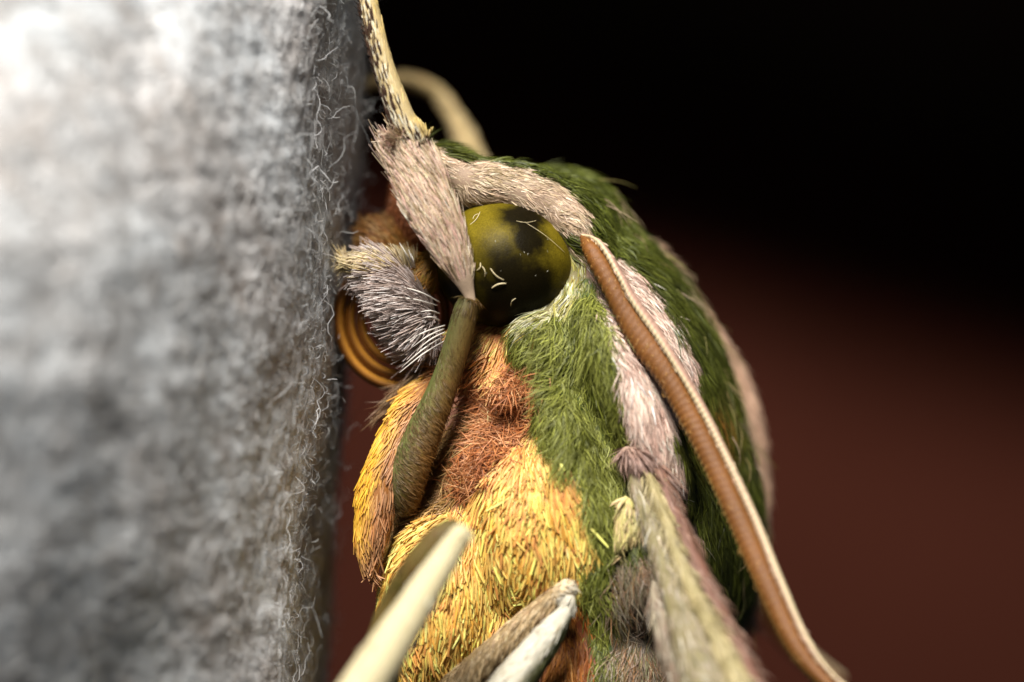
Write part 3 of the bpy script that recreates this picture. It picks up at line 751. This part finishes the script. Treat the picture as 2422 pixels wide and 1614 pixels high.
# second leg, white tibia
o, V, F = leg_part('femur', [(1338, 1398, -40, 22), (1310, 1420, -40, 27), (1255, 1468, -40, 31), (1180, 1535, -35, 34), (1105, 1605, -25, 38), (1040, 1670, 0, 42), (980, 1740, 60, 46)], flat_col('8a7450'), .9,
                 label='tan furry femur of the hind leg')
coat(o, V, F, 3200, [(1300, 1430, -.4, .9), (1180, 1530, -.3, .95), (1090, 1610, -.1, 1)], 30, 1.7, .35, ['a88c60', 'c4aa80', 'd4bc94', 'b89870'], 101, clump=.4)
wl = [(1346, 1412, -70, 14), (1342, 1440, -80, 18), (1300, 1502, -95, 34), (1245, 1575, -115, 44), (1195, 1640, -140, 48), (1120, 1740, -180, 48), (1020, 1870, -230, 44)]
def wl_col(V, T, H):
    px = to_px(V); c = np.interp(px[:, 1], [1412, 1440, 1502, 1575, 1640, 1740, 1870], [1346, 1342, 1300, 1245, 1195, 1120, 1020])
    s = np.clip((px[:, 0]-c-14)/8, 0, 1)[:, None]
    return lin('b4ae9c')*(1-s)+lin('3c3c1c')*s
o, V, F = leg_part('tibia', wl, wl_col, .8, label='white scaled tibia of the hind leg')
P, N, _ = sample_surface(V, F, 3200, 103); px = to_px(P); r1 = np.random.default_rng(104)
m = px[:, 1] < 1780; P, N, px = P[m], N[m], px[m]
cc = np.interp(px[:, 1], [1412, 1440, 1502, 1575, 1640, 1740, 1870], [1346, 1342, 1300, 1245, 1195, 1120, 1020]); s_ = np.clip((px[:, 0]-cc-16+r1.normal(size=len(P))*4)/8, 0, 1)[:, None]
c = palette(len(P), P, ['a0947a', 'c4beb0', 'bcb4a2', 'd0cbbd', 'a89a7c'], 105)*(1-s_)+palette(len(P), P, ['34381a', '4a4a20'], 106)*s_
d = guide_dirs(px, [(1300, 1500, -.6, .8)])+r1.normal(size=P.shape)*.1
build_hairs('scales', o, P, N, d, 30*np.exp(r1.normal(size=len(P))*.2), r1.uniform(2, 3, len(P)), .06, .7, c, c, 'blunt', 3, .03, .1, 34, SCALE, 3, seed=107)
v, f = ellipsoid((1334, 1398, -55), 30, 24, 24, -30, 28, 18)
kn = part('knee', v, f, SKIN, np.tile(lin('cbb490'), (len(v), 1)))
coat(kn, v, f, 500, [(1334, 1398, .7, .2)], 18, 1.7, .15, ['d8c4a0', 'e8dcc4'], 109)

# ------------------------------------------------------------------ antennae
aL = np.array([(1372, 562), (1382, 605), (1423, 685), (1465, 774), (1503, 838), (1556, 907), (1601, 987), (1649, 1078), (1721, 1236), (1791, 1397), (1861, 1537), (1930, 1618), (2030, 1700)], float)
aR = np.array([(1382, 555), (1433, 586), (1474, 647), (1506, 701), (1558, 775), (1601, 843), (1665, 955), (1716, 1058), (1791, 1218), (1850, 1360), (1917, 1516), (1985, 1612), (2070, 1680)], float)
ay = np.array([70, 30, 5, -10, -25, -40, -60, -85, -130, -175, -220, -250, -290], float)
def antenna():
    n = 620
    l = catmull(np.column_stack([aL, ay]), n); rgt = catmull(np.column_stack([aR, ay]), n)
    t = np.linspace(0, 1, n)
    PL = np.array([at(*q) for q in l]); PR = np.array([at(*q) for q in rgt])
    A = unit(PR-PL); Wd = np.linalg.norm(PR-PL, axis=1)
    T = unit(np.gradient((PL+PR)/2, axis=0)); B = unit(np.cross(A, T))
    if B[n//2][1] > 0: B = -B                          # towards the camera
    s = np.cumsum(np.r_[0, np.linalg.norm(np.diff((PL+PR)/2, axis=0), axis=1)])
    ring = .5+.5*np.cos(s*2*np.pi/17.0)                # ringed segments
    # shaft (brown), left 78 % of the width
    sides = 24; th = np.linspace(0, 2*np.pi, sides, endpoint=False)
    cx = np.cos(th); sy = np.sin(th)
    edge = np.clip(-cx, 0, 1)**3                        # the toothed edge
    V = np.empty((n, sides, 3)); Cc = np.empty((n, sides, 3))
    hwid = Wd*.40; cen = PL+A*(Wd*.40)[:, None]
    brown, dk, pale = lin('6e4419'), lin('4e2a0d'), lin('b89a58')
    nz = wave((PL+PR)/2, 200, 5)
    for k in range(sides):
        rr = hwid*(1+.065*edge[k]*(ring-.5)*2)
        dep = 26*(1+.02*(ring-.5))
        V[:, k] = cen+A*(rr*cx[k])[:, None]+B*((dep*sy[k])*np.minimum(1, Wd/60))[:, None]
        fr_ = np.clip((ring-.55)*2, 0, 1)*(.2+.8*np.clip(-cx[k]+.2, 0, 1))
        c = brown[None]*(1-fr_[:, None]*.6)+dk[None]*fr_[:, None]*.6
        pl = np.clip((-cx[k]-.86)/.1, 0, 1)*np.clip((t-.3)*3, 0, 1)
        Cc[:, k] = (c*(1-pl[:, None])+pale*pl[:, None])*(1+.12*nz[:, None])
    i = np.arange(n-1)[:, None]; j = np.arange(sides)[None]; j2 = (j+1) % sides
    F = np.stack([i*sides+j, i*sides+j2, (i+1)*sides+j2, (i+1)*sides+j], -1).reshape(-1, 4)
    shaft = (V.reshape(-1, 3), F, Cc.reshape(-1, 3))
    # scaled ridge along the outer edge: cream face, pink top
    rw = np.clip(Wd*.25, 8, 24)
    cen2 = PR-A*(rw*.55)[:, None]+B*(10*np.minimum(1, Wd/60))[:, None]
    saw = (s/13.0) % 1.0
    V2 = np.empty((n, sides, 3)); C2 = np.empty((n, sides, 3))
    cream, pink = lin('d2bf98'), lin('b48e7c')
    for k in range(sides):
        bump = 1+.16*(saw-.5)*np.clip(.3-cx[k], 0, 1)
        V2[:, k] = cen2+A*(rw*.62*cx[k]*bump)[:, None]+B*(20*sy[k]*bump*np.minimum(1, Wd/60))[:, None]
        m_ = np.clip((cx[k]+.05)/.35, 0, 1)
        lowc = np.clip((t-.45)*3, 0, 1)
        m_ = m_*(1-lowc)+(1-np.clip((cx[k]+.25)/.4, 0, 1))*lowc*.75
        m_ = m_[:, None]
        C2[:, k] = (cream*(1-m_)+pink*m_)*(1-.22*(saw > .86))[:, None]
    ridge = (V2.reshape(-1, 3), F.copy(), C2.reshape(-1, 3))
    return shaft, ridge
(sV, sF, sC), (rV, rF, rC) = antenna()
def fix(V, F):
    f = F[len(F)//2]; c = V[F[len(F)//2-12:len(F)//2+12].ravel()].mean(0)
    nn = np.cross(V[f[1]]-V[f[0]], V[f[2]]-V[f[0]])
    return F if nn@(V[f[0]]-c) > 0 else F[:, ::-1]
sF = fix(sV, sF); rF = fix(rV, rF)
ANT = skin_material('antenna_horn', .5, 45000, .4, .35, .3)
for mir in (0, 1):
    v, f = (sV, sF) if not mir else mirror(sV, sF)
    a_o = part('antenna', v, f, ANT, sC)
    a_o['label'] = 'long ribbed brown antenna with a pale scaled ridge, swept back' if not mir else 'far antenna hidden behind the body'
    v, f = (rV, rF) if not mir else mirror(rV, rF)
    rd = new_mesh('scale_ridge', v, f, SCALE, a_o, rC)
    if not mir:
        coat(a_o, sV, sF, 1800, [(1450, 750, -.3, 1), (1700, 1200, .1, 1)], 12, .9, .7, ['a87838', 'c89c60'], 121, jit=.6, name='bristles')
        coat(rd, rV, rF, 2600, [(1400, 570, .6, .8), (1500, 700, .55, .8), (1650, 930, .5, .9), (1800, 1250, .4, .9)], 15, 2.2, .08, ['cdb996', 'c4a08e', 'd6c4a4'], 123, 'blunt', name='scales')

# ------------------------------------------------------------------ palps and proboscis
def palp_part(mir):
    V1, F1 = ellipsoid((953, 714, 165), 124, 60, 90, 57, 36, 24)
    V2, F2 = ellipsoid((902, 634, 180), 80, 34, 90, 6, 30, 20)
    V3, F3 = ellipsoid((1005, 655, 185), 62, 40, 80, 110, 30, 20)
    V = np.concatenate([V1, V2, V3]); F = np.concatenate([F1, F2+len(V1), F3+len(V1)+len(V2)])
    if mir: V, F = ellipsoid((932, 622, 330), 108, 66, 80, 62, 36, 24); V1 = V2 = V[:0]
    C = np.tile(lin('6c5848'), (len(V), 1)); C[len(V1)+len(V2):] = lin('7c5a24')
    o = part('palp', V, F, SKIN, C)
    o['label'] = 'fan-shaped palp of pinkish white scales before the eye' if not mir else 'far palp mostly hidden behind the near one'
    if mir:
        coat(o, V, F, 3000, [(940, 560, -.45, -.6), (890, 600, -.8, -.4), (900, 700, -1, .2)], 50, 1.5, .1, ['7a4c1c', '8c5c28', 'a07c44', '6a4018'], 141, 'blunt'); return o
    # lower fan
    r = np.random.default_rng(130)
    P, N, _ = sample_surface(V1, F1, 8000, 131); px = to_px(P); n = len(P)
    c = palette(n, P, ['a08c84', 'd0c0b8', 'e0d4d0', 'b49c90', 'eae2de'], 132, 40)
    root = palette(n, P, ['94806c', 'a89484'], 133)
    d = guide_dirs(px, [(850, 640, -1, .02), (900, 640, -1, .02), (950, 650, -1, .1), (880, 720, -1, .14), (960, 720, -1, .16), (930, 790, -.95, .32), (1000, 800, -.85, .45), (960, 840, -.85, .6), (1020, 740, -1, .25)])+r.normal(size=(n, 3))*.07
    build_hairs('scales', o, P, N, d, 66*np.exp(r.normal(size=n)*.22), r.uniform(1.1, 1.8, n), .06*r.uniform(.2, 2, n), .6, root, c, 'blunt', 3, .03, .45, 40, SCALE, 3, seed=134)
    # upper cup
    P, N, _ = sample_surface(V2, F2, 2600, 135); px = to_px(P); n = len(P)
    c = palette(n, P, ['c8b078', 'e0cc98', 'd8c8a8', 'b89c70'], 136)
    dd = px-np.array([1000, 660]); dd = dd/np.linalg.norm(dd, axis=1, keepdims=True)
    d = np.stack([dd[:, 0], np.zeros(n), -dd[:, 1]], 1)+r.normal(size=(n, 3))*.1
    build_hairs('scales', o, P, N, d, 50*np.exp(r.normal(size=n)*.2), r.uniform(1.1, 1.9, n), .14*r.uniform(.3, 1.8, n), .6, c*.7, c, 'blunt', 3, .04, .4, 40, SCALE, 3, seed=137)
    # orange fuzzy base
    coat(o, V3, F3, 1300, [(1000, 640, -.6, .8)], 22, 1.5, .4, ['8c6420', 'b07c34', '7c7028', 'c08848'], 138, jit=.3)
    # long white whiskers
    for k, (a, b_) in enumerate([((1040, 715), (952, 679)), ((1035, 723), (922, 703)), ((1040, 742), (995, 738)), ((1040, 758), (1000, 752)), ((1052, 770), (955, 812)), ((1050, 778), (975, 822)), ((1052, 786), (985, 830)), ((1050, 795), (955, 865)), ((1052, 806), (945, 882)),
                                 ((978, 640), (945, 575)), ((980, 640), (966, 590)), ((985, 645), (972, 600))]):
        x0, y0 = a; x1, y1 = b_; yy = 70 if k < 9 else 110
        v, f, _, _ = tube([(x0, y0, yy+40, 1.6), ((x0+x1)/2, (y0+y1)/2-5, yy-12, 1.9), (x1, y1, yy-5, .7)], 12, 5)
        new_mesh('whisker', v, f, FUR, o, np.tile(lin('dcd6cc'), (len(v), 1)))
    return o
palp_part(0); palp_part(1)

def proboscis():
    n = 420; turns = 3.6; th = np.linspace(0, turns*2*np.pi, n)
    R = 165-27*th/(2*np.pi)
    ang = th+math.radians(-60)
    pts = []
    for k in range(n):
        pts.append(at(948+R[k]*math.cos(ang[k]), 752+1.06*R[k]*math.sin(ang[k]), 270+10*math.sin(th[k]*.3)))
    C = np.array(pts); T = unit(np.gradient(C, axis=0)); B = np.tile([0, 1.0, 0], (n, 1)); S = unit(np.cross(T, B))
    rad = 15-1.2*th/(2*np.pi); sides = 18; ph = np.linspace(0, 2*np.pi, sides, endpoint=False)
    V = C[:, None]+(S[:, None]*np.cos(ph)[None, :, None]*.95+B[:, None]*np.sin(ph)[None, :, None]*2.2)*rad[:, None, None]*(1+.05*np.cos(2*ph)[None, :, None])
    i = np.arange(n-1)[:, None]; j = np.arange(sides)[None]; j2 = (j+1) % sides
    F = np.stack([i*sides+j, i*sides+j2, (i+1)*sides+j2, (i+1)*sides+j], -1).reshape(-1, 4)
    V = V.reshape(-1, 3); F = fix(V, F)
    stripe = np.clip(np.sin(np.tile(ph, n)*2+.6)*.5+.5, 0, 1)[:, None]
    Cc = lin('6a3c12')*(1-stripe)+lin('c88c38')*stripe
    o = part('proboscis', V, F, GLOSSY, Cc); o['label'] = 'coiled glossy brown proboscis behind the palp'
proboscis()

# ------------------------------------------------------------------ wing base
def wing():
    # costa (pink brown), yellow vein, olive cell, pale membrane: four rounded bands running down and towards the viewer
    bands = [
     ('costa', [(1548, 1092, 0, 14), (1562, 1120, -25, 22), (1592, 1222, -80, 25), (1634, 1320, -140, 26), (1680, 1420, -200, 26), (1725, 1510, -255, 28), (1765, 1600, -310, 30), (1830, 1740, -390, 34), (1900, 1900, -470, 36)], '6c4a3c', ['64483a', '80624e', '8c6654', 'a48270', '745848'], .12),
     ('vein', [(1524, 1112, -20, 7), (1540, 1140, -45, 13), (1572, 1222, -100, 12), (1606, 1320, -165, 14), (1648, 1415, -228, 16), (1694, 1505, -285, 19), (1745, 1605, -345, 21), (1805, 1740, -420, 24), (1880, 1900, -500, 26)], '8c8058', ['98895c', 'b4a478', 'c0b084', '8c7e58'], .12),
     ('wing_cell', [(1496, 1105, -5, 8), (1512, 1160, -30, 22), (1545, 1240, -80, 26), (1580, 1340, -140, 30), (1615, 1430, -195, 42), (1648, 1520, -240, 56), (1685, 1620, -290, 64), (1760, 1780, -370, 76)], '7c7250', ['7c7450', '948a64', '8c7a64', 'b0a48c', 'a08c78', 'c4bca8'], .2),
     ('wing_membrane', [(1545, 1375, -110, 4), (1562, 1420, -130, 26), (1592, 1490, -165, 44), (1622, 1560, -200, 52), (1655, 1640, -230, 58), (1730, 1800, -310, 66)], '8c806c', ['a89c84', 'c0b6a4', '8c7460', '7c6a58', 'a4886c'], .25),
    ]
    g = [(1550, 1150, .35, 1), (1650, 1400, .42, .9), (1750, 1600, .42, .9)]
    for k, (nm, path, c, pal, lf) in enumerate(bands):
        o, V, F = leg_part(nm, path, flat_col(c), .7, 60, 18)
        coat(o, V, F, 4200, g, 52, 1.7, lf, pal, 150+k*3, 'taper', .2, .5)
    # pale triangular pad at the wing root
    poly = np.array([(1478, 1172), (1500, 1185), (1545, 1262), (1535, 1275), (1500, 1290), (1472, 1316), (1456, 1308), (1452, 1270), (1462, 1210)], float)
    m = len(poly); Vf = np.array([at(x, y, -38) for x, y in poly]); Vb = np.array([at(x, y, 10) for x, y in poly])
    cf = at(1490, 1250, -52); cb = at(1490, 1250, 20)
    V = np.concatenate([Vf, Vb, [cf], [cb]]); F = []
    for i in range(m):
        j = (i+1) % m
        F += [(i, j, 2*m), (m+j, m+i, 2*m+1), (i, m+i, j), (j, m+i, m+j)]
    F = np.array(F)[:, ::-1]
    o = part('wing_root_pad', V, F, SKIN, np.tile(lin('b0a468'), (len(V), 1)))
    o['label'] = 'pale yellow-green pad at the wing root'
    Fq = np.column_stack([F, F[:, 2]])
    coat(o, V, Fq, 700, [(1490, 1250, -.15, 1)], 34, 2.0, .12, ['c4b878', 'd8cc90', 'ccac84', 'b4b068'], 171, 'blunt')
    o, V, F = leg_part('wing_hook', [(1550, 1262, -70, 9), (1556, 1290, -76, 12), (1560, 1330, -80, 15), (1580, 1362, -84, 13), (1602, 1372, -88, 8)], flat_col('b08c64'), .8, 30, 12)
    coat(o, V, F, 500, [(1556, 1300, .1, 1)], 20, 1.8, .1, ['c8a880', 'd8b890'], 175)
    v, f = ellipsoid((1515, 1088, 0), 52, 30, 36, 25, 28, 18)
    o = part('tegula', v, f, SKIN, np.tile(lin('a08474'), (len(v), 1))); o['label'] = 'pinkish scale cap over the wing root'
    coat(o, v, f, 1600, [(1500, 1085, .35, 1)], 46, 1.5, .1, ['b8988c', 'a88878', '98786c', 'c8aca0'], 179, clump=.2)
wing()
